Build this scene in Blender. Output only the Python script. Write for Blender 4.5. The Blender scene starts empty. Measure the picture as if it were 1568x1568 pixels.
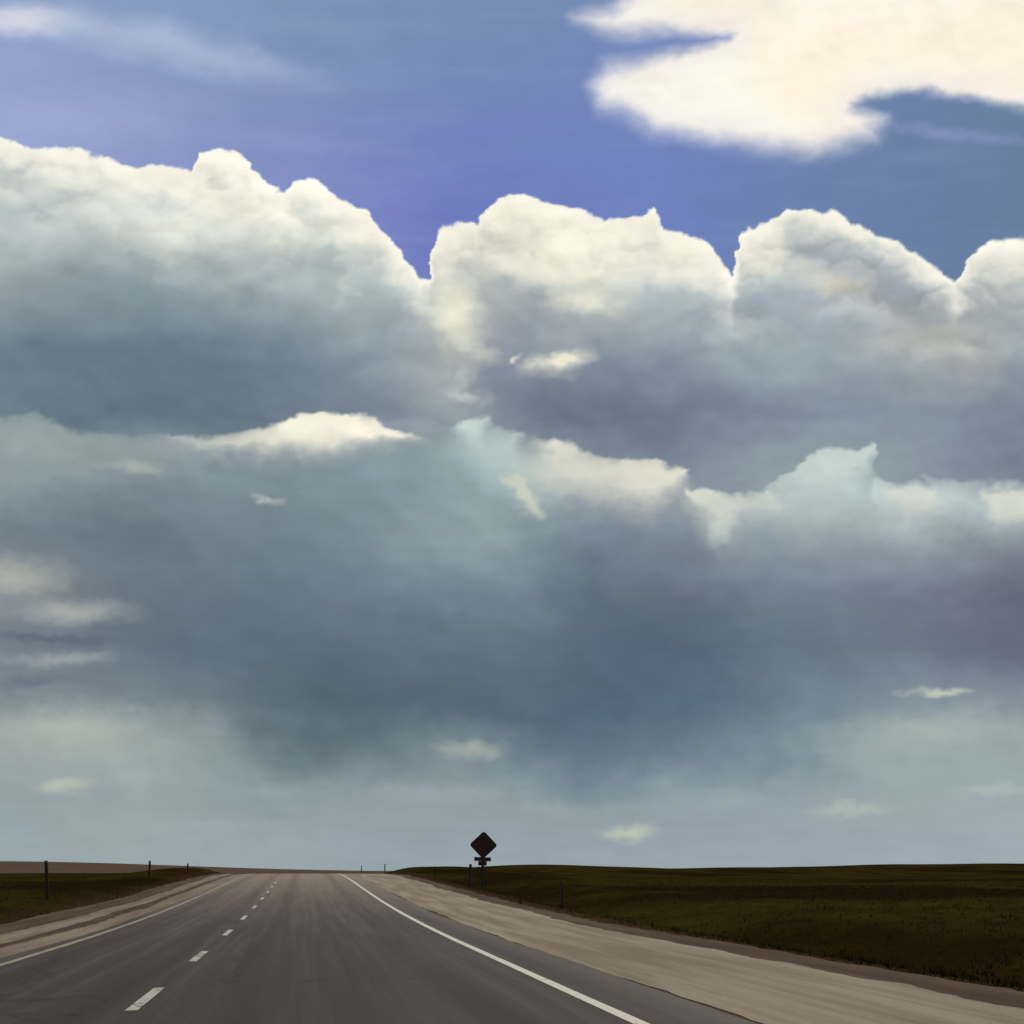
import bpy, math, random
import numpy as np
from mathutils import Vector, Matrix
random.seed(4); rng=np.random.default_rng(4)
S=bpy.context.scene
TH=math.atan(0.203); CT=math.cos(TH); ST=math.sin(TH)
EYE=1.30

# ------------------------------------------------------------ node helper
class NB:
    def __init__(s,nt): s.nt=nt; s.n=nt.nodes; s.l=nt.links
    def new(s,t,**k):
        n=s.n.new(t)
        for a,b in k.items(): setattr(n,a,b)
        return n
    def put(s,sock,v):
        if isinstance(v,bpy.types.NodeSocket): s.l.new(v,sock)
        elif v is not None: sock.default_value=v
    def M(s,op,a,b=None,c=None,clamp=False):
        n=s.new('ShaderNodeMath',operation=op); n.use_clamp=clamp
        s.put(n.inputs[0],a); s.put(n.inputs[1],b); s.put(n.inputs[2],c)
        return n.outputs[0]
    def V(s,op,a,b=None,scale=None):
        n=s.new('ShaderNodeVectorMath',operation=op)
        s.put(n.inputs[0],a); s.put(n.inputs[1],b)
        if scale is not None: s.put(n.inputs['Scale'],scale)
        return n.outputs['Value'] if op in('LENGTH','DOT_PRODUCT') else n.outputs[0]
    def XYZ(s,x,y,z):
        n=s.new('ShaderNodeCombineXYZ')
        for i,v in enumerate((x,y,z)): s.put(n.inputs[i],v)
        return n.outputs[0]
    def SEP(s,v):
        n=s.new('ShaderNodeSeparateXYZ'); s.put(n.inputs[0],v); return n.outputs
    def RNG(s,v,a,b,c=0.0,d=1.0,smooth=True):
        n=s.new('ShaderNodeMapRange'); n.interpolation_type='SMOOTHSTEP' if smooth else 'LINEAR'; n.clamp=True
        s.put(n.inputs[0],v)
        for i,x in enumerate((a,b,c,d)): s.put(n.inputs[i+1],x)
        return n.outputs[0]
    def MIX(s,f,a,b,blend='MIX'):
        n=s.new('ShaderNodeMix',data_type='RGBA',blend_type=blend)
        s.put(n.inputs[0],f); s.put(n.inputs[6],a); s.put(n.inputs[7],b)
        return n.outputs[2]
    def NOISE(s,v,scale,detail=4,rough=0.55,col=False,dist=0.0):
        n=s.new('ShaderNodeTexNoise'); s.put(n.inputs['Vector'],v)
        n.inputs['Scale'].default_value=scale; n.inputs['Detail'].default_value=detail
        n.inputs['Roughness'].default_value=rough; n.inputs['Distortion'].default_value=dist
        return n.outputs['Color'] if col else n.outputs['Fac']
    def RAMP(s,f,stops):
        n=s.new('ShaderNodeValToRGB'); e=n.color_ramp.elements
        e[0].position=stops[0][0]; e[0].color=stops[0][1]
        e[1].position=stops[-1][0]; e[1].color=stops[-1][1]
        for p,c in stops[1:-1]:
            x=e.new(p); x.color=c
        s.put(n.inputs[0],f); return n.outputs[0]

# ------------------------------------------------------------ WORLD
SUN_EL=math.radians(56); SUN_AZ=TH+math.radians(24)
w=bpy.data.worlds.new("World"); S.world=w; w.use_nodes=True
w.node_tree.nodes.clear(); b=NB(w.node_tree)
sky=b.new('ShaderNodeTexSky',sky_type='NISHITA'); sky.sun_disc=False
sky.sun_elevation=SUN_EL; sky.sun_rotation=SUN_AZ; sky.dust_density=0.5; sky.ozone_density=2.0
bg=b.new('ShaderNodeBackground'); bg.inputs[1].default_value=0.05
b.put(bg.inputs[0],sky.outputs[0])
out=b.new('ShaderNodeOutputWorld'); b.l.new(bg.outputs[0],out.inputs[0])

# ------------------------------------------------------------ SKY DOME with its clouds
U1=1568.0
def ss(a,b_,x):
    t=np.clip((x-a)/(b_-a),0,1); return t*t*(3-2*t)
PERM=np.random.default_rng(11).permutation(512).astype(np.int64)
PERM=np.concatenate([PERM,PERM])
GA=np.random.default_rng(12).random(512)*2*np.pi; GXs=np.cos(GA); GYs=np.sin(GA)
def perlin(x,y,s=0):
    xi=np.floor(x).astype(np.int64); yi=np.floor(y).astype(np.int64); xf=x-xi; yf=y-yi
    def g(ix,iy,fx,fy):
        h=PERM[(PERM[(ix+s*37)%512]+iy)%512]; return GXs[h]*fx+GYs[h]*fy
    u=xf*xf*xf*(xf*(xf*6-15)+10); v=yf*yf*yf*(yf*(yf*6-15)+10)
    a=g(xi,yi,xf,yf); b_=g(xi+1,yi,xf-1,yf); c=g(xi,yi+1,xf,yf-1); d=g(xi+1,yi+1,xf-1,yf-1)
    return (a+(b_-a)*u+((c+(d-c)*u)-(a+(b_-a)*u))*v)*1.5
def fbm(x,y,sc,oc=4,r=.5,s=0,sy=1.0):
    o=0;a=1;t=0;f=sc/U1
    for i in range(oc):
        o=o+a*perlin(x*f+i*17.3,y*f*sy+i*9.1,s+i); t+=a; a*=r; f*=2.03
    return o/t
def billow(x,y,sc,oc=4,r=.5,s=0,sy=1.0):
    o=0;a=1;t=0;f=sc/U1
    for i in range(oc):
        o=o+a*(1-2.2*np.abs(perlin(x*f+i*17.3,y*f*sy+i*9.1,s+i))); t+=a; a*=r; f*=2.03
    return o/t
xs_=list(np.arange(-0.53,0.5301,0.00137))
azf=np.arctan(np.array(xs_))
azc_=np.linspace(azf[-1],2*np.pi+azf[0],130)[1:]
AZ=np.concatenate([azf,azc_])
Q=np.concatenate([[-.06,-.02],np.arange(-0.004,0.862,0.00137),np.linspace(.87,1.05,16)])
A,Qm=np.meshgrid(AZ,Q)
Aw=np.where(A>np.pi,A-2*np.pi,A)
Ac=np.clip(Aw,-.8,.8)
U=784+U1*(np.tan(Ac)+(Aw-Ac)); V=1335-U1*Qm/np.cos(Ac)
U=U.ravel(); V=V.ravel()
C=lambda *c: np.array(c,float)
def mixc(a,b_,f): return a+(b_-a)*f[:,None]
rows=[
(350,[(0,(186,198,198)),(200,(204,213,207)),(400,(222,227,215)),(550,(212,221,213)),(700,(222,222,205)),(850,(226,225,206)),(1000,(226,225,206)),(1200,(200,205,198)),(1300,(176,186,190)),(1450,(190,200,196)),(1568,(196,201,190))]),
(450,[(0,(138,152,159)),(200,(128,146,155)),(400,(144,160,167)),(550,(170,184,184)),(640,(180,190,189)),(700,(192,195,184)),(800,(160,170,175)),(900,(202,208,194)),(1000,(178,189,191)),(1200,(163,176,184)),(1400,(156,166,175)),(1568,(168,178,179))]),
(550,[(0,(108,127,140)),(200,(101,120,136)),(400,(106,125,142)),(600,(132,148,161)),(700,(168,177,176)),(780,(128,140,157)),(900,(128,142,158)),(1100,(141,157,169)),(1300,(154,168,176)),(1450,(166,172,171)),(1568,(142,156,168))]),
(635,[(0,(106,126,140)),(200,(93,114,130)),(400,(99,117,133)),(600,(113,126,143)),(720,(142,156,162)),(850,(104,114,136)),(1000,(103,113,136)),(1200,(121,134,152)),(1400,(130,145,160)),(1568,(119,131,150))]),
(720,[(0,(126,144,152)),(200,(129,145,153)),(400,(121,140,150)),(600,(129,149,159)),(750,(150,172,173)),(900,(134,149,158)),(1000,(120,132,150)),(1150,(134,149,160)),(1300,(150,169,172)),(1450,(127,140,156)),(1568,(118,130,149))]),
(800,[(0,(108,124,136)),(200,(103,119,132)),(400,(113,131,143)),(600,(124,146,155)),(750,(142,164,168)),(900,(115,132,147)),(1050,(124,140,153)),(1200,(148,163,170)),(1400,(142,155,164)),(1568,(133,145,156))]),
(900,[(0,(124,134,140)),(200,(101,116,129)),(400,(98,117,131)),(600,(108,131,144)),(750,(114,138,149)),(900,(94,111,129)),(1050,(103,115,131)),(1200,(113,129,146)),(1400,(112,122,141)),(1568,(97,104,121))]),
(1000,[(0,(112,124,135)),(200,(98,114,129)),(400,(89,108,124)),(600,(88,110,127)),(800,(86,109,128)),(1000,(78,101,123)),(1200,(97,115,134)),(1400,(103,116,136)),(1568,(99,108,127))]),
(1080,[(0,(126,140,145)),(200,(117,132,142)),(350,(98,115,126)),(500,(81,100,113)),(700,(82,104,120)),(900,(78,102,124)),(1100,(83,108,130)),(1250,(113,132,147)),(1400,(128,144,155)),(1568,(126,140,153))]),
(1150,[(0,(154,166,164)),(200,(156,169,165)),(350,(132,149,152)),(500,(102,120,129)),(700,(121,139,146)),(900,(96,119,137)),(1100,(106,128,144)),(1250,(129,148,157)),(1400,(152,169,169)),(1568,(151,166,169))]),
(1220,[(0,(144,160,165)),(200,(151,165,167)),(400,(137,155,161)),(600,(143,158,163)),(800,(139,156,162)),(1000,(141,158,165)),(1200,(143,159,167)),(1400,(153,169,171)),(1568,(152,168,171))]),
(1300,[(0,(151,168,172)),(300,(153,166,172)),(600,(148,161,170)),(900,(150,162,172)),(1200,(152,165,175)),(1568,(158,172,180))]),
]
wx=fbm(U,V,4.5,4,.5,1,1.5); wy=fbm(U,V,4.5,4,.5,2,1.5)
fx=fbm(U,V,22,4,.5,3,1.3); fy=fbm(U,V,22,4,.5,4,1.3)
hx=fbm(U,V,70,3,.5,5,1.6); hy=fbm(U,V,70,3,.5,6,1.6)
def warp(a,f,h=0,ay=None,fy_=None):
    ay=a if ay is None else ay; fy2=f if fy_ is None else fy_
    return U+wx*a+fx*f+hx*h, V+wy*ay+fy*fy2+hy*h*.7
uw,vw=warp(60,34,8,45,26)
ys_r=[r[0] for r in rows]; RC=[]
for y,st in rows:
    xx=[p for p,_ in st]; RC.append(np.stack([np.interp(uw,xx,[c[k] for _,c in st]) for k in range(3)],1))
col=RC[0].copy()
for i in range(1,len(rows)):
    col=mixc(col,RC[i],np.clip((vw-ys_r[i-1])/(ys_r[i]-ys_r[i-1]),0,1))
um,vm=warp(30,30,10,14,12)
def blobm(u,v,cx,cy,rx,ry,rot,inner=0.0):
    t=math.radians(rot); ca,sa=math.cos(t),math.sin(t)
    a=((u-cx)*ca+(v-cy)*sa)/rx; e=(-(u-cx)*sa+(v-cy)*ca)/ry
    return 1-ss(inner,1,np.sqrt(a*a+e*e))
for cx,cy,rx,ry,rot,c,op,inn in [
 (240,350,70,50,45,(226,226,214),.65,0),(345,300,100,70,20,(248,245,228),.6,0),
 (60,560,190,80,0,(96,116,133),.5,0),(300,560,220,70,0,(96,116,134),.5,0),(190,430,60,60,0,(122,142,152),.4,0),
 (460,360,60,50,20,(230,232,216),.5,0),(535,440,22,45,10,(210,217,205),.6,0),(490,430,35,50,0,(150,166,172),.5,0),
 (700,480,60,90,-20,(240,237,214),.85,0),(735,530,55,26,20,(226,226,208),.6,0),(680,400,35,70,0,(246,242,224),.7,0),
 (850,390,140,68,0,(252,245,222),.9,.2),(880,462,84,30,0,(240,237,214),.75,0),(1050,400,105,54,15,(252,245,224),.8,.1),
 (735,385,26,50,-10,(188,191,185),.5,0),(825,385,16,42,20,(196,196,186),.45,0),(1010,378,26,14,10,(196,200,196),.5,0),
 (1250,378,80,36,10,(155,166,176),.7,0),(1285,432,90,28,12,(224,217,198),.8,0),(1180,390,45,60,0,(246,242,222),.75,0),(1370,420,80,40,30,(150,162,173),.55,0),
 (860,550,72,24,-6,(240,236,212),.97,.1),(845,568,70,14,0,(190,194,186),.5,0),(795,545,14,10,-30,(228,225,205),.9,.1),
 (728,603,45,18,15,(204,208,202),.65,0),(722,570,26,40,0,(196,202,196),.55,0),
 (870,620,130,45,0,(104,114,138),.45,0),
 (1430,520,160,42,0,(184,183,174),.6,0),(1200,560,150,70,0,(152,171,179),.5,0),
 (620,700,130,50,0,(135,158,164),.5,0),
 (195,718,80,15,5,(194,194,182),.65,0),(60,680,110,50,0,(150,166,165),.5,0),
 (410,763,32,11,3,(194,198,190),.8,0),
 (720,820,190,80,0,(145,169,172),.45,0),
 (1105,810,30,50,15,(188,203,197),.5,0),
 (1000,960,240,130,0,(80,98,121),.35,0),(700,950,280,70,0,(88,108,128),.3,0),
 (1540,930,130,90,0,(96,101,119),.3,0),
 (20,885,120,45,0,(178,184,172),.85,0),(110,935,150,30,0,(172,178,173),.85,0),
 (80,978,150,13,2,(88,98,116),.8,0),(90,1010,130,19,0,(158,169,171),.8,0),(50,1045,100,14,-5,(100,112,130),.7,.0),
 (110,1115,230,56,0,(177,188,178),.8,0),(310,1120,110,45,10,(144,159,161),.5,0),
 (100,1203,60,20,0,(188,196,180),.8,0),(220,1190,70,22,0,(162,175,171),.55,0),
 (500,1130,190,60,0,(84,103,116),.45,0),
 (720,1147,85,18,-3,(164,174,167),.85,0),(700,1215,140,24,0,(155,169,170),.55,0),(430,1210,120,26,-6,(152,167,169),.5,0),(830,1230,90,20,6,(154,168,172),.5,0),
 (590,1180,80,26,-30,(106,125,136),.4,0),(920,1150,160,60,0,(92,116,136),.3,0),
 (958,1268,70,20,0,(190,200,180),.85,0),(1090,1225,120,24,0,(153,170,174),.5,0),(330,1265,160,20,0,(160,174,177),.4,0),
 (1430,1064,60,10,0,(196,204,180),.9,.1),(1420,1120,220,40,0,(168,183,176),.75,0),(1330,1150,130,34,0,(162,178,174),.5,0),
 (1310,1240,95,16,0,(178,190,175),.7,0),(1530,1215,90,18,0,(174,188,179),.6,0),
 (1180,1170,30,70,35,(104,127,142),.4,0),(1070,1190,26,60,25,(112,135,150),.35,0),(1240,1160,26,50,30,(112,135,150),.35,0),
]:
    col=mixc(col,C(*c),blobm(um,vm,cx,cy,rx,ry,rot,inn)*op)

def sdist(pts,x,y):
    P=np.array(pts,float); n=len(P); d=np.full(x.shape,1e18); ins=np.zeros(x.shape,bool)
    for i in range(n):
        ax,ay=P[i]; bx,by=P[(i+1)%n]; ex,ey=bx-ax,by-ay
        px,py=x-ax,y-ay; t=np.clip((px*ex+py*ey)/(ex*ex+ey*ey),0,1)
        d=np.minimum(d,(px-t*ex)**2+(py-t*ey)**2)
        if ay!=by:
            cnd=((ay>y)!=(by>y))&(x<(bx-ax)*(y-ay)/(by-ay)+ax); ins^=cnd
    d=np.sqrt(d); return np.where(ins,d,-d)
ub,vb=warp(12,20,9,9,15)
bl=billow(U,V,26,4,.5,7)
def shape(col,pts,c,op,mid,top=8,bot=50):
    pad=100; xa=min(p[0] for p in pts)-pad; xb=max(p[0] for p in pts)+pad; ya=min(p[1] for p in pts)-pad; yb=max(p[1] for p in pts)+pad
    k=np.where((U>xa)&(U<xb)&(V>ya)&(V<yb))[0]
    if not len(k): return col
    x=ub[k]; y=vb[k]-bl[k]*5; sd=sdist(pts,x,y)
    my=np.interp(x,[m[0] for m in mid],[m[1] for m in mid]); f=top+(bot-top)*ss(-12,22,y-my)
    m=ss(-.55*f,.75*f,sd)*op
    m=m*(1-.4*ss(5,60,y-my))
    cc=C(*c) if not callable(c) else c(x)
    col[k]=col[k]+(cc-col[k])*m[:,None]; return col
def gradc(x0,c0,x1,c1_): 
    return lambda x: C(*c0)+(C(*c1_)-C(*c0))*np.clip((x-x0)/(x1-x0),0,1)[:,None]
col=shape(col,[(-600,640),(0,634),(60,630),(110,650),(200,672),(280,676),(300,700),(200,735),(60,740),(0,790),(-600,790)],(160,174,173),.68,[(0,650),(110,668),(280,690)],12,70)
col=shape(col,[(255,674),(330,669),(400,653),(440,638),(490,626),(560,627),(600,648),(650,668),(560,682),(480,698),(400,700),(330,690)],gradc(280,(224,224,208),500,(249,243,222)),.98,[(255,676),(400,660),(500,638),(620,668)],7,48)
col=shape(col,[(540,628),(640,632),(700,650),(640,668),(600,650)],(152,167,174),.5,[(540,640),(700,655)],10,24)
col=shape(col,[(692,650),(706,634),(748,631),(758,652),(798,656),(806,682),(850,666),(885,682),(940,698),(1000,706),(1050,714),(1046,760),(1000,785),(950,778),(880,770),(835,762),(806,752),(760,745),(735,740),(705,705)],gradc(780,(198,214,208),850,(240,237,216)),.95,[(690,650),(750,640),(800,664),(850,676),(950,706),(1046,724)],7,54)
col=shape(col,[(765,728),(800,728),(815,762),(838,790),(805,786),(785,762)],(212,215,193),.7,[(760,735),(840,790)],12,20)
col=shape(col,[(1050,746),(1130,753),(1200,746),(1228,702),(1270,686),(1332,677),(1340,720),(1380,733),(1450,736),(1500,741),(1568,740),(2100,740),(2100,822),(1568,812),(1520,816),(1470,800),(1420,824),(1380,828),(1330,806),(1250,806),(1190,795),(1130,795),(1112,825),(1085,810),(1058,780)],gradc(1100,(226,228,210),1230,(202,216,210)),.93,[(1050,760),(1190,758),(1240,712),(1332,697),(1345,734),(2100,754)],7,60)
col=shape(col,[(1355,742),(1440,745),(1430,790),(1380,800)],(221,225,212),.6,[(1355,755),(1440,755)],10,30)
col=shape(col,[(1500,746),(1700,746),(1700,796),(1520,800)],(224,226,210),.7,[(1500,760),(1700,760)],10,30)

# layer 1, the towering bank
e1=[(-900,260),(-500,190),(-200,240),(0,215),(60,226),(110,230),(150,241),(210,262),(240,254),(294,266),(304,236),(345,232),(380,250),(433,300),(446,279),(480,274),(515,306),(560,322),(578,350),(610,390),(640,430),(657,425),(669,358),(700,346),(732,347),(742,320),(780,297),(840,310),(900,328),(940,340),(983,336),(1000,318),(1018,345),(1080,365),(1123,416),(1136,356),(1200,321),(1270,318),(1310,345),(1370,370),(1410,395),(1440,410),(1461,436),(1490,382),(1520,370),(1568,368),(1800,300),(2200,380),(2600,300)]
e1.sort(key=lambda p:p[0])
ex_=[p[0] for p in e1]; ey_=[p[1] for p in e1]
ue,ve=warp(8,10,6,8,12)
be=billow(U,V,30,4,.55,8)
ve=ve+be*7-1
d1=ve-np.interp(ue,ex_,ey_)
soft=2.4+7*ss(.0,.5,fbm(U,V,6,2,.5,9))
mask1=ss(-soft,soft*1.2,d1)
W=np.interp(U,[0,200,330,450,600,700,850,1050,1200,1350,1450,1568],[72,80,120,84,66,50,112,96,48,32,56,60])
b2=billow(U,V,12,4,.5,10)
dd=d1+b2*26+fx*22-4
rim=1-ss(.05,1.5,dd/W)
thin=1-ss(0,16,d1)
col=mixc(col,C(252,248,232),np.clip(rim*.93,0,1))
# rounded heads of the bank: lit crown, shaded foot
pr=random.Random(21); puffs=[]
for i in range(120):
    px=pr.uniform(-40,1620); ed=float(np.interp(px,ex_,ey_)); dep=pr.uniform(0,1)**1.5*170
    r=pr.uniform(18,40)+dep*.16; puffs.append((ed+r*.9+dep,px,r,dep))
puffs.sort()
up,vp=warp(14,26,12,13,20); vp=vp+be*6
for cy,cx,r,dep in puffs:
    k=np.where((np.abs(U-cx)<r*2.1)&(np.abs(V-cy)<r*2.0))[0]
    if not len(k): continue
    sx=r*pr.uniform(1.0,1.8); dx_=(up[k]-cx)/sx; dy_=(vp[k]-cy)/r; q=np.sqrt(dx_*dx_+dy_*dy_)
    ins=1-ss(.74,1.1,q); lit=ss(-.15,.95,-dy_*.85+dx_*.28+.1)
    o=pr.uniform(.12,.45)*(1-dep/260)
    crease=(ss(.85,1.05,q)*(1-ss(1.05,1.5,q)))*ss(0,.7,-dy_)*ss(8,40,d1[k])
    c0=col[k]; c0=c0*(1-.035*crease*(1-dep/260))[:,None]
    warm=C(253,248,232) if dep<80 else C(216,221,214)
    c0=c0+(warm-c0)*(ins*lit*o)[:,None]
    sh=ins*ss(-.1,.9,dy_)*o*.34*ss(15,50,d1[k]); c0=c0+(C(146,160,170)-c0)*sh[:,None]
    col[k]=c0
col=mixc(col,C(254,250,236),thin*.6)
def H(x,y): return billow(x,y,8,3,.45,13,1.3)*.6+fbm(x,y,5,4,.5,14,1.4)
rel=(H(U+9,V-15)-H(U,V))
amp=np.interp(V,[200,450,800,1150,1335],[.08,.08,.07,.04,.015])
col=col*(1-np.clip(rel,-.6,.6)*amp*1.5)[:,None]
lum=col@np.array([.3,.59,.11]); col=col+(lum[:,None]-col)*(.13*ss(200,150,lum))[:,None]+3*ss(180,110,lum)[:,None]

# open sky + cirrus + high bright cloud
us,vs=warp(60,40,8,14,8)
t=np.clip(vs/330,0,1)[:,None]
def rampc(u,st): return np.stack([np.interp(u,[p for p,_ in st],[c[k] for _,c in st]) for k in range(3)],1)
top=rampc(us,[(0,(144,163,202)),(470,(122,147,182)),(860,(117,140,180)),(1100,(112,132,184)),(1568,(106,132,162))])
bot=rampc(us,[(0,(154,165,210)),(470,(130,141,198)),(700,(110,124,190)),(1000,(112,130,192)),(1250,(107,129,172)),(1568,(103,127,158))])
high=top+(bot-top)*t
for cx,cy,rx,ry,rot,c,op in [
 (50,34,160,36,2,(224,224,231),.85),(210,60,220,56,10,(184,199,218),.6),(340,100,220,40,10,(174,190,214),.55),
 (100,180,280,70,0,(160,171,215),.5),(480,45,200,30,0,(134,157,188),.5),(1460,205,180,16,6,(142,153,200),.6),
 (430,215,240,26,4,(144,155,204),.45),(560,120,220,40,8,(126,147,191),.4),(760,190,180,30,-8,(114,127,194),.35),(1480,150,150,12,5,(134,147,198),.5)]:
    high=mixc(high,C(*c),blobm(us,vs,cx,cy,rx,ry,rot)*op)
cir=ss(.05,.55,fbm(U+wx*120,V,3.0,6,.6,21,6))*ss(1100,300,U)*.2+ss(.0,.6,fbm(U+wx*60,V,6,5,.6,31,6))*.07
high=mixc(high,C(180,194,218),cir)
PA=[(880,26),(930,10),(960,-10),(1000,-260),(2500,-260),(2500,250),(1568,165),(1500,150),(1420,138),(1335,148),(1312,160),(1362,182),(1335,212),(1240,238),(1180,230),(1100,218),(1000,198),(960,170),(915,160),(903,132),(935,98),(1000,84),(1060,75),(1120,60),(1040,54),(960,50),(915,44)]
uc,vc_=warp(18,20,6,9,9)
sd=sdist(PA,uc,vc_)
fe=14+22*ss(-.3,.4,fbm(U,V,4,2,.5,23))+22*ss(140,215,V)
g=ss(-fe*.7,fe*.9,sd)
cc=mixc(np.tile(C(255,244,222),(len(U),1)),C(253,249,236),ss(-.3,.4,fbm(U,V,5,3,.5,24)))
cc=mixc(cc,C(238,232,237),(1-ss(0,70,sd))*.5)
cc=cc*(1-.04*ss(-.1,.5,H(U*1.3+9,V*1.3-12)-H(U*1.3,V*1.3)))[:,None]
high=mixc(high,cc,g)
final=mixc(high,col,mask1)
final=np.clip(final,0,255)/255
lin_=np.where(final<=.04045,final/12.92,((final+.055)/1.055)**2.4)
Rr=9500.0
el=np.arctan(Qm); wa=A+TH
X=Rr*np.cos(el)*np.sin(wa); Y=Rr*np.cos(el)*np.cos(wa); Z=Rr*np.sin(el)
ny,nx=A.shape
me=bpy.data.meshes.new("sky"); nv=nx*ny
co_=np.stack([X.ravel(),Y.ravel(),Z.ravel()],1).astype(np.float32)
ii=(np.arange(ny-1)[:,None]*nx+np.arange(nx-1)[None,:])
jj=ii+1
F4=np.stack([ii,jj,jj+nx,ii+nx],-1).reshape(-1,4).astype(np.int32)
me.vertices.add(nv); me.vertices.foreach_set('co',co_.ravel())
me.loops.add(F4.size); me.loops.foreach_set('vertex_index',F4.ravel())
me.polygons.add(len(F4)); me.polygons.foreach_set('loop_start',np.arange(0,F4.size,4,dtype=np.int32))
me.update(calc_edges=True)
at=me.color_attributes.new("cloud_tone",'FLOAT_COLOR','POINT')
at.data.foreach_set('color',np.concatenate([lin_,np.ones((nv,1))],1).astype(np.float32).ravel())
ms_=bpy.data.materials.new("cloudy_sky"); ms_.use_nodes=True; ms_.node_tree.nodes.clear(); b=NB(ms_.node_tree)
ac=b.new('ShaderNodeAttribute'); ac.attribute_name="cloud_tone"
pp=b.new('ShaderNodeTexCoord').outputs['Object']
n_s=b.NOISE(b.V('MULTIPLY',pp,(1/900,1/900,1/80)),1.0,4,.6)
n_f=b.NOISE(b.V('MULTIPLY',pp,(1/260,1/260,1/160)),1.0,5,.6)
f=b.M('MULTIPLY',b.RNG(n_s,.25,.75,.968,1.032,False),b.RNG(n_f,.25,.75,.972,1.028,False))
em=b.new('ShaderNodeEmission'); b.put(em.inputs[0],b.V('SCALE',ac.outputs['Color'],scale=f))
om=b.new('ShaderNodeOutputMaterial'); b.l.new(em.outputs[0],om.inputs[0])
try: ms_.cycles.emission_sampling='NONE'
except Exception: pass
me.materials.append(ms_)
S.collection.objects.link(bpy.data.objects.new("sky",me))

# ------------------------------------------------------------ sun
sl=bpy.data.lights.new("sun",'SUN'); sl.energy=2.3; sl.angle=math.radians(0.5); sl.color=(1,.90,.76)
so=bpy.data.objects.new("sun",sl); S.collection.objects.link(so)
sd=Vector((math.cos(SUN_EL)*math.sin(SUN_AZ),math.cos(SUN_EL)*math.cos(SUN_AZ),math.sin(SUN_EL)))
so.rotation_euler=sd.to_track_quat('Z','Y').to_euler(); so.location=(20,40,60)

# ------------------------------------------------------------ terrain height
def sst(a,b_,x):
    t=np.clip((x-a)/(b_-a),0,1); return t*t*(3-2*t)
def hroad(y): return 1.12*sst(18,88,y)-3.2*sst(92,260,y)+2.2*sst(300,900,y)
def gz(x,y,cx,cy,sx,sy,a): return a*np.exp(-((x-cx)/sx)**2-((y-cy)/sy)**2)
def c2w(px,d):
    X=(px-784)/1568*d
    return X*CT+d*ST, -X*ST+d*CT
def height(x,y):
    x=np.asarray(x,float); y=np.asarray(y,float)
    hr=hroad(y); r=np.sqrt(x*x+y*y)
    rx=sst(6.6,30,x); lx=sst(6.3,14,-x)
    side=np.maximum(rx,lx)
    land=0.25+0.35*np.sin(x*.021+1.3)*np.sin(y*.017+.4)+.12*np.sin(x*.09+y*.05)+.08*np.sin(x*.17-y*.13+2)
    X,Y=c2w(1250,270); land=land+gz(x,y,X,Y,190,70,1.7)
    X,Y=c2w(840,210); land=land+gz(x,y,X,Y,30,40,1.6)
    X,Y=c2w(1650,260); land=land+gz(x,y,X,Y,70,90,1.3)
    X,Y=c2w(600,125); land=land+gz(x,y,X,Y,9,25,1.3)
    X,Y=c2w(300,105); land=land+gz(x,y,X,Y,22,25,.65)
    X,Y=c2w(150,130); land=land+gz(x,y,X,Y,30,30,.25)
    far=sst(450,1100,r)
    land=land*(1-far)
    hh=hr*(1-side)+land*side
    # cut banks where the road tops the rise
    hh=hh+.62*sst(6.4,10,-x)*(1-sst(11,18,-x))*np.exp(-((y-98)/22)**2)
    hh=hh+.72*sst(7.2,12,x)*(1-sst(16,30,x))*np.exp(-((y-112)/26)**2)
    X,Y=c2w(60,1500); hh=hh+gz(x,y,X,Y,330,350,12.5)
    X,Y=c2w(-500,1500); hh=hh+gz(x,y,X,Y,500,350,12)
    X,Y=c2w(1500,1800); hh=hh+gz(x,y,X,Y,900,300,5)
    X,Y=c2w(480,2600); hh=hh+gz(x,y,X,Y,900,500,4)
    hh=hh-0.45*np.exp(-((x-11)/2.3)**2)*(1-sst(60,110,y)) -0.15*np.exp(-((x+8.0)/1.2)**2)
    return hh
def axis(vals): return np.array(sorted(set(np.round(vals,3))))
def grow(a,step,f,end):
    o=[];v=a
    while v<end: o.append(v); step*=f; v+=step
    o.append(end); return o
ys=list(np.arange(-20,150,0.5))+grow(150,.7,1.045,9600)+[-v for v in grow(20,2,1.25,9600)]
ys=axis(ys)
xs=list(np.arange(-16,24,0.5))+grow(24,.6,1.05,9600)+[-v for v in grow(16,.6,1.05,9600)]
xs=axis(xs)
def grid(name,XX,YY,ZZ,mat):
    ny,nx=XX.shape
    v=np.stack([XX.ravel(),YY.ravel(),ZZ.ravel()],1)
    i=np.arange(ny-1)[:,None]*nx+np.arange(nx-1)[None,:]
    f=np.stack([i,i+1,i+nx+1,i+nx],-1).reshape(-1,4)
    me=bpy.data.meshes.new(name); me.from_pydata(v.tolist(),[],f.tolist())
    me.polygons.foreach_set('use_smooth',[True]*len(me.polygons)); me.materials.append(mat); me.update()
    o=bpy.data.objects.new(name,me); S.collection.objects.link(o); return o

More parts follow.
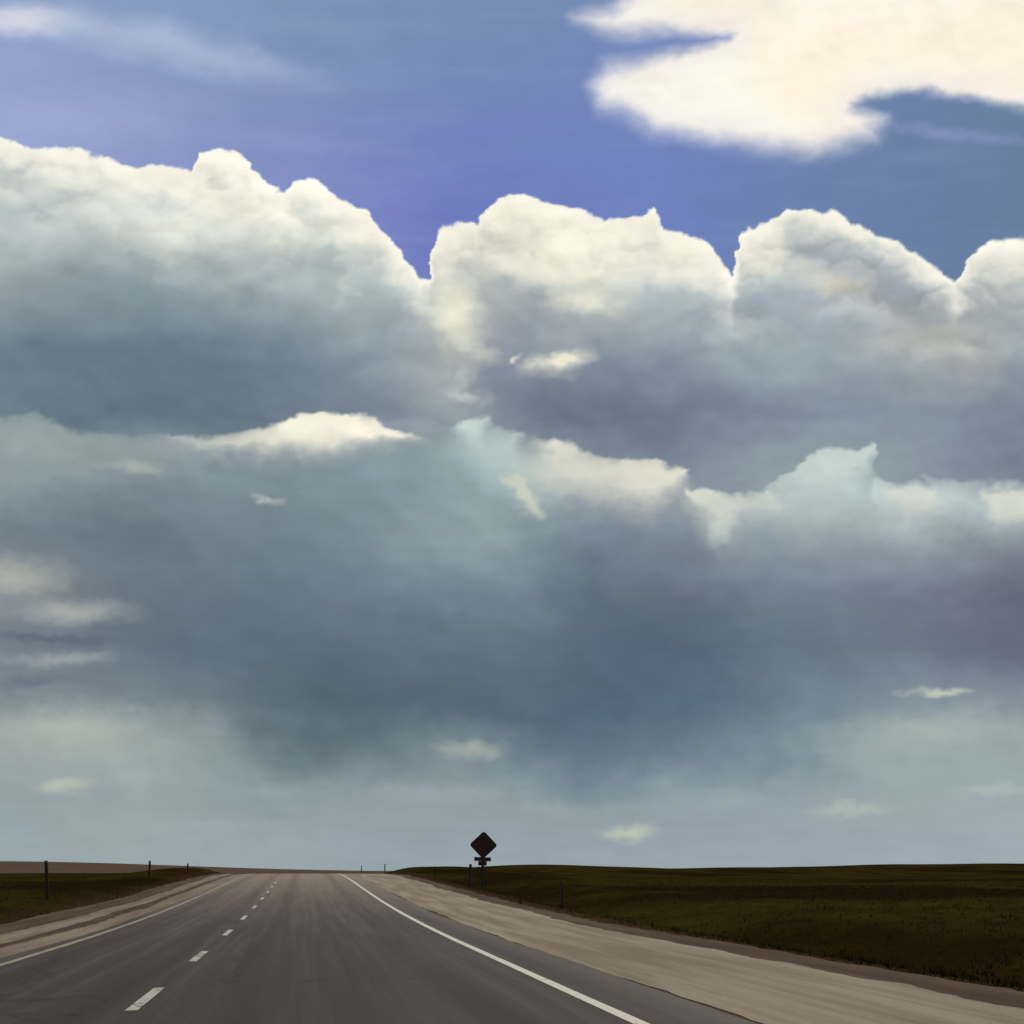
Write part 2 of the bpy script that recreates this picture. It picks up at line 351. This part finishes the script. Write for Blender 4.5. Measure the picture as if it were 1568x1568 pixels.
# ------------------------------------------------------------ materials
def mat(name,rough=.9,spec=.3):
    m=bpy.data.materials.new(name); m.use_nodes=True
    nb=NB(m.node_tree); p=m.node_tree.nodes['Principled BSDF']
    p.inputs['Roughness'].default_value=rough; p.inputs['Specular IOR Level'].default_value=spec
    pos=nb.new('ShaderNodeTexCoord').outputs['Object']
    return m,nb,p,pos
def bump(nb,p,hgt,st,dist=.02):
    n=nb.new('ShaderNodeBump'); n.inputs['Strength'].default_value=st; n.inputs['Distance'].default_value=dist
    nb.put(n.inputs['Height'],hgt); nb.l.new(n.outputs[0],p.inputs['Normal'])
mg,nb,p,pos=mat("prairie_soil",1,.0)
x,y,z=nb.SEP(pos)
n1=nb.NOISE(nb.V('MULTIPLY',pos,(.7,.5,1)),.07,5,.6); n2=nb.NOISE(pos,.9,6,.65); n3=nb.NOISE(nb.V('MULTIPLY',pos,(.35,1,1)),6,5,.7)
c=nb.RAMP(n1,[(.3,(.014,.008,.003,1)),(.45,(.016,.010,.003,1)),(.54,(.036,.029,.005,1)),(.62,(.022,.015,.004,1)),(.72,(.040,.030,.008,1)),(.85,(.026,.017,.006,1))])
c=nb.MIX(nb.RNG(n2,.4,.75,0,.6),c,(.018,.011,.004,1))
c=nb.MIX(nb.M('MULTIPLY',nb.RNG(n3,.5,.8),.4),c,(.044,.031,.013,1))
ax=nb.M('ADD',x,nb.M('MULTIPLY',nb.M('SUBTRACT',n2,.5),1.6))
bare=nb.M('MULTIPLY',nb.RNG(ax,10.5,6.8),nb.RNG(ax,-9.4,-6.4))
c=nb.MIX(bare,c,nb.MIX(n3,(.035,.019,.010,1),(.07,.043,.024,1)))
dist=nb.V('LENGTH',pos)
c=nb.MIX(nb.RNG(dist,500,1000),c,nb.MIX(n1,(.085,.058,.042,1),(.13,.092,.066,1)))  # far hills pale with distance: haze mixed into the ground colour
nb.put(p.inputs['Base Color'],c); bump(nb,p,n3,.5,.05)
# asphalt
ma,nb,p,pos=mat("asphalt",.62,.20)
x,y,z=nb.SEP(pos)
agg=nb.NOISE(pos,90,3,.7); pat=nb.NOISE(nb.V('MULTIPLY',pos,(1,.12,1)),1.3,5,.6); lng=nb.NOISE(nb.XYZ(x,nb.M('MULTIPLY',y,.02),0.0),5,4,.6)
c=nb.RAMP(pat,[(.3,(.026,.0155,.0105,1)),(.7,(.048,.031,.021,1))])
c=nb.MIX(nb.RNG(lng,.35,.7,0,.7),c,(.070,.047,.032,1))
def track(cx,wd): return nb.M('SUBTRACT',1.0,nb.RNG(nb.M('ABSOLUTE',nb.M('SUBTRACT',x,cx)),0,wd))
tr=track(-.6,.5)
for cx in (1.7,-3.5,-2.0): tr=nb.M('MAXIMUM',tr,track(cx,.45))
c=nb.MIX(nb.M('MULTIPLY',tr,.6),c,(.020,.013,.009,1))
oil=track(.55,.45); c=nb.MIX(nb.M('MULTIPLY',oil,.4),c,(.014,.010,.008,1))
c=nb.MIX(nb.RNG(agg,.55,.8,0,.5),c,(.11,.08,.058,1))
vo=nb.new('ShaderNodeTexVoronoi',feature='DISTANCE_TO_EDGE'); vo.inputs['Scale'].default_value=.22
nb.put(vo.inputs['Vector'],nb.V('ADD',nb.V('MULTIPLY',pos,(1,.6,1)),nb.V('MULTIPLY',nb.NOISE(pos,1.2,5,.6,True),(1.2,1.2,0))))
c=nb.MIX(nb.RNG(vo.outputs['Distance'],.008,0,0,.7),c,(.010,.007,.005,1))
c=nb.MIX(nb.RNG(nb.M('ADD',x,nb.M('MULTIPLY',pat,.8)),3.3,4.3,0,.6),c,(.13,.10,.072,1))
crest_haze=nb.M('MULTIPLY',nb.RNG(nb.M('ADD',y,nb.M('MULTIPLY',lng,24)),24,88),nb.M('SUBTRACT',.95,nb.M('MULTIPLY',tr,.3)))
c=nb.MIX(crest_haze,c,(.25,.195,.135,1))   # hazy glare at the rise, painted into the asphalt colour
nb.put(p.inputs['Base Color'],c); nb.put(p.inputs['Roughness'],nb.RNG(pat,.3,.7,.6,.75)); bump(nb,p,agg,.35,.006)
def gravel(name,c1_,c2_,c3_):
    m,nb,p,pos=mat(name,.95,.1)
    x,y,z=nb.SEP(pos)
    g1=nb.NOISE(pos,45,4,.75); g2=nb.NOISE(nb.V('MULTIPLY',pos,(1.4,.1,1)),1.6,5,.6)
    c=nb.MIX(nb.RNG(g2,.35,.68),c1_,c2_); c=nb.MIX(nb.RNG(g1,.5,.72,0,.7),c,c3_)
    nb.put(p.inputs['Base Color'],c); bump(nb,p,g1,.8,.02); return m
mgr=gravel("shoulder_gravel",(.24,.195,.135,1),(.37,.31,.22,1),(.14,.11,.075,1))
mgl=gravel("verge_gravel",(.19,.15,.10,1),(.30,.245,.17,1),(.12,.092,.062,1))
mdirt=gravel("shoulder_dirt",(.075,.047,.028,1),(.13,.088,.053,1),(.04,.025,.015,1))
def paint(name,colr,wear):
    m,nb,p,pos=mat(name,.6,.3)
    n=nb.NOISE(pos,14,6,.7); n_2=nb.NOISE(pos,1.5,3,.5)
    f=nb.RNG(nb.M('ADD',n,nb.M('MULTIPLY',nb.M('SUBTRACT',n_2,.5),.5)),wear,wear+.14)
    nb.put(p.inputs['Base Color'],nb.MIX(f,colr,(.10,.085,.07,1))); return m
mwh=paint("road_paint_white",(.66,.61,.50,1),.58)
mds=paint("road_paint_dash",(.50,.46,.37,1),.52)
myl=paint("road_paint_worn",(.33,.27,.18,1),.50)

# ------------------------------------------------------------ ground and road sheets
XX,YY=np.meshgrid(xs,ys); ZZ=height(XX,YY)
ZZ=ZZ-0.05*(np.abs(XX)<6.0)
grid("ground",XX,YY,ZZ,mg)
rys=axis(list(np.arange(-20,150,0.25))+grow(150,.7,1.045,2500))
rys=np.array([v for v in rys if v<700])
def strip(name,xa,xb,lift,mt,ja=0,jb=0,nx=6,ys_=rys,seed=1):
    r=np.random.default_rng(seed); n=len(ys_)
    def jit(a):
        if a==0: return np.zeros(n)
        k=r.normal(size=n+40); s=np.convolve(k,np.ones(3)/3,'same')*.6+np.convolve(k,np.ones(25)/25,'same')*3.2
        return s[20:20+n]*a
    A=xa+jit(ja); B=xb+jit(jb)
    t=np.linspace(0,1,nx)[None,:]
    X=A[:,None]*(1-t)+B[:,None]*t; Y=np.repeat(ys_[:,None],nx,1)
    Z=hroad(Y)+lift
    return grid(name,X,Y,Z,mt)
dl=strip("dirt_shoulder",-7.0,7.4,0.010,mdirt,.10,.16,30,seed=3)
gl=strip("gravel_shoulder",-6.0,-4.25,0.018,mgl,.09,.03,6,seed=4)
gr=strip("gravel_shoulder",3.75,6.5,0.018,mgr,.05,.12,8,seed=5)
rt=strip("wheel_rut",-5.35,-5.0,0.022,mdirt,.05,.07,3,seed=6); rt.parent=gl
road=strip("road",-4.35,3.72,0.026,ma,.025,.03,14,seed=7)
el_=strip("right_edge_line",2.70,2.83,0.030,mwh,.003,.003,2,seed=8); el_.parent=road
ll=strip("left_edge_line",-4.12,-4.0,0.030,myl,.004,.004,2,seed=9); ll.parent=road
k=0
yy0=[9.9,15.15,21.1,27]+[27+6*i for i in range(1,6)]
for y0 in yy0:
    k+=1; o=strip("lane_dash_%d"%k,-1.61,-1.50,0.030,mds,.002,.002,2,np.linspace(y0,y0+1.9,9),seed=10+k); o.parent=road

# ------------------------------------------------------------ mesh builder for small objects
def mk(name,verts,faces,m,parent=None,smooth=False):
    me=bpy.data.meshes.new(name); me.from_pydata([tuple(v) for v in verts],[],faces); me.materials.append(m)
    if smooth: me.polygons.foreach_set('use_smooth',[True]*len(me.polygons))
    me.update(); o=bpy.data.objects.new(name,me); S.collection.objects.link(o)
    if parent: o.parent=parent
    return o
def box(cx,cy,z0,z1,wx,wy,M=None):
    vs=[Vector((cx+sx*wx/2,cy+sy*wy/2,z)) for z in(z0,z1) for sx,sy in((-1,-1),(1,-1),(1,1),(-1,1))]
    if M: vs=[M@v for v in vs]
    return vs,[(0,3,2,1),(4,5,6,7),(0,1,5,4),(1,2,6,5),(2,3,7,6),(3,0,4,7)]
def post_mesh(r,h,seg=10,lean=(0,0),jit=.08,seed=0):
    rr=random.Random(seed); vs=[];fs=[]
    lv=[-.3,0,.3,.6,.85,1.0]
    for i,t in enumerate(lv):
        z=t*h
        for j in range(seg):
            a=2*math.pi*j/seg; q_=r*(1+rr.uniform(-jit,jit))*(1.08-.15*max(t,0))
            vs.append((math.cos(a)*q_+lean[0]*t,math.sin(a)*q_+lean[1]*t,z+(rr.uniform(-.01,.01) if i==5 else 0)))
    for i in range(len(lv)-1):
        for j in range(seg):
            fs.append((i*seg+j,i*seg+(j+1)%seg,(i+1)*seg+(j+1)%seg,(i+1)*seg+j))
    fs.append(tuple((len(lv)-1)*seg+j for j in range(seg))); return vs,fs
mw,nb,p,pos=mat("weathered_wood",.9,.1)
n=nb.NOISE(nb.V('MULTIPLY',pos,(30,30,2)),1,5,.6); nb.put(p.inputs['Base Color'],nb.MIX(n,(.03,.02,.013,1),(.08,.055,.04,1))); bump(nb,p,n,.5,.01)
mwire,nb,p,pos=mat("rusty_wire",.9,.05); nb.put(p.inputs['Base Color'],nb.MIX(nb.NOISE(pos,8,3,.5),(.02,.012,.008,1),(.04,.024,.015,1)))
ms1,nb,p,pos=mat("sign_face",.5,.3); n=nb.NOISE(pos,6,5,.6); nb.put(p.inputs['Base Color'],nb.MIX(n,(.035,.010,.004,1),(.06,.018,.007,1)))
ms2,nb,p,pos=mat("sign_metal",.7,.3); n=nb.NOISE(pos,20,5,.6); nb.put(p.inputs['Base Color'],nb.MIX(n,(.03,.02,.014,1),(.06,.042,.03,1)))

def fence(pts,name,hts,rad):
    e=bpy.data.objects.new(name,None); S.collection.objects.link(e)
    tops=[]
    for i,((px_,py_),hh) in enumerate(zip(pts,hts)):
        z=float(height(px_,py_)); ln=(random.uniform(-.06,.06),random.uniform(-.05,.05))
        v,f=post_mesh(rad,hh,seed=i,lean=ln)
        o=mk("post_%d"%(i+1),v,f,mw,e,True); o.location=(px_,py_,z); tops.append((px_,py_,z,hh,ln))
    for wi,fz in enumerate((.38,.66,.9)):
        vs=[];fs=[]
        for a,c_ in zip(tops[:-1],tops[1:]):
            n_=12
            for s_ in range(n_+(1 if c_ is tops[-1] else 0)):
                t=s_/n_; X=a[0]*(1-t)+c_[0]*t+.07; Y=a[1]*(1-t)+c_[1]*t
                Z=(a[2]+a[3]*fz)*(1-t)+(c_[2]+c_[3]*fz)*t-.05*4*t*(1-t)
                for j in range(3):
                    q_=2*math.pi*j/3; vs.append((X+.002*math.cos(q_),Y,Z+.002*math.sin(q_)))
        nn=len(vs)//3
        for i in range(nn-1):
            for j in range(3): fs.append((i*3+j,i*3+(j+1)%3,i*3+3+(j+1)%3,i*3+3+j))
        mk("wire_%d"%(wi+1),vs,fs,mwire,e)
    return e
L=[c2w(73,36.8),c2w(228,61),c2w(287,80)]
L=[(-9.6,-6.0),(-9.2,14.5)]+L
hL=[]
for (px_,py_),tz in zip(L,[None,None,1335-1318,1335-1318,1335-1322]):
    if tz is None: hL.append(1.5)
    else:
        d=px_*ST+py_*CT; hL.append(EYE+tz/1568*d-float(height(px_,py_)))
fence(L,"barbed_wire_fence",hL,.06)
R=[c2w(860,37),(10.6,60),(10.6,84),c2w(589,112),c2w(553,140)]
hR=[1.0,.8,.7]
for (px_,py_),tz in zip(R[3:],[12,10]):
    d=px_*ST+py_*CT; hR.append(max(.5,EYE+tz/1568*d-float(height(px_,py_))))
fence(R,"barbed_wire_fence",hR,.055)

# ------------------------------------------------------------ warning sign
SX,SY=c2w(738,60); sz=float(height(SX,SY))
sg=bpy.data.objects.new("warning_sign",None); S.collection.objects.link(sg); sg.location=(SX,SY,sz); sg.rotation_euler=(0,math.radians(2.0),-TH)
zc=EYE+(1335-1294)/1568*60-sz
def diamond(hd,cr,y0,y1):
    pts=[]
    for k_ in range(4):
        a=math.pi/2*k_
        c0=(math.cos(a)*(hd-cr*1.414),math.sin(a)*(hd-cr*1.414))
        for j in range(7):
            q_=a-math.pi/4+math.pi/2*j/6
            pts.append((c0[0]+cr*math.cos(q_),c0[1]+cr*math.sin(q_)))
    n_=len(pts); vs=[(x,y0,z+zc) for x,z in pts]+[(x,y1,z+zc) for x,z in pts]
    fs=[tuple(range(n_)),tuple(range(2*n_-1,n_-1,-1))]+[(i,n_+i,n_+(i+1)%n_,(i+1)%n_) for i in range(n_)]
    return vs,fs
v,f=diamond(.83,.16,-.055,-.045); mk("panel",v,f,ms1,sg)
v,f=box(0,0,-.4,zc+.55,.16,.08); mk("post",v,f,ms2,sg)
zp=EYE+(1335-1316)/1568*60-sz
v,f=box(-.02,-.05,zp-.10,zp+.13,.98,.012); mk("advisory_plate",v,f,ms1,sg)
v,f=box(-.02,-.06,zp-.36,zp-.105,.5,.012); mk("lower_plate",v,f,ms2,sg)
v,f=box(0,0.055,zc-.3,zc-.24,.7,.02); mk("brace_1",v,f,ms2,sg)
v,f=box(0,0.055,zc+.24,zc+.3,.7,.02); mk("brace_2",v,f,ms2,sg)
v,f=box(-.72,.05,-.3,zp-.30,.15,.1); mk("side_post",v,f,ms2,sg)
v,f=box(-.36,.05,zp-.55,zp-.48,.6,.05); mk("side_rail",v,f,ms2,sg)

# ------------------------------------------------------------ grass (one mesh)
mgs,nb,p,pos=mat("dry_grass",1,.0)
n=nb.NOISE(pos,.25,4,.6); n_2=nb.NOISE(pos,6,3,.6)
c=nb.RAMP(n,[(.32,(.018,.011,.004,1)),(.5,(.022,.016,.004,1)),(.68,(.036,.030,.007,1))])
nb.put(p.inputs['Base Color'],nb.MIX(nb.RNG(n_2,.45,.8,0,.6),c,(.050,.036,.015,1)))
N=26000
d=6+ (rng.random(N)**1.6)*110; an=rng.uniform(-.62,.62,N)
GX=np.sin(an+TH)*d; GY=np.cos(an+TH)*d
keep=((GX>7.3+rng.random(N)*1.6)|(GX<-7.0-rng.random(N)*1.0)); GX=GX[keep]; GY=GY[keep]
GZ=height(GX,GY); V=[];F=[]
for X,Y,Z in zip(GX,GY,GZ):
    hs=random.uniform(.03,.12); 
    for _i in range(4):
        a=random.uniform(0,6.28); ox=random.uniform(-.12,.12); oy=random.uniform(-.12,.12); wd=random.uniform(.006,.014)
        lx=random.uniform(-.08,.08); ly=random.uniform(-.08,.08); i=len(V)
        V+= [(X+ox-wd*math.cos(a),Y+oy-wd*math.sin(a),Z-.02),(X+ox+wd*math.cos(a),Y+oy+wd*math.sin(a),Z-.02),(X+ox+lx,Y+oy+ly,Z+hs*random.uniform(.6,1.2))]
        F.append((i,i+1,i+2))
mk("grass",V,F,mgs)

# ------------------------------------------------------------ camera
cd=bpy.data.cameras.new("camera"); co=bpy.data.objects.new("camera",cd); S.collection.objects.link(co)
cd.sensor_width=36; cd.lens=36; cd.shift_y=(1335-784)/1568; cd.clip_start=.05; cd.clip_end=30000
co.location=(0,0,EYE); co.rotation_euler=(math.pi/2,0,-TH)
S.camera=co
S.view_settings.view_transform='Standard'; S.view_settings.look='None'; S.view_settings.exposure=0
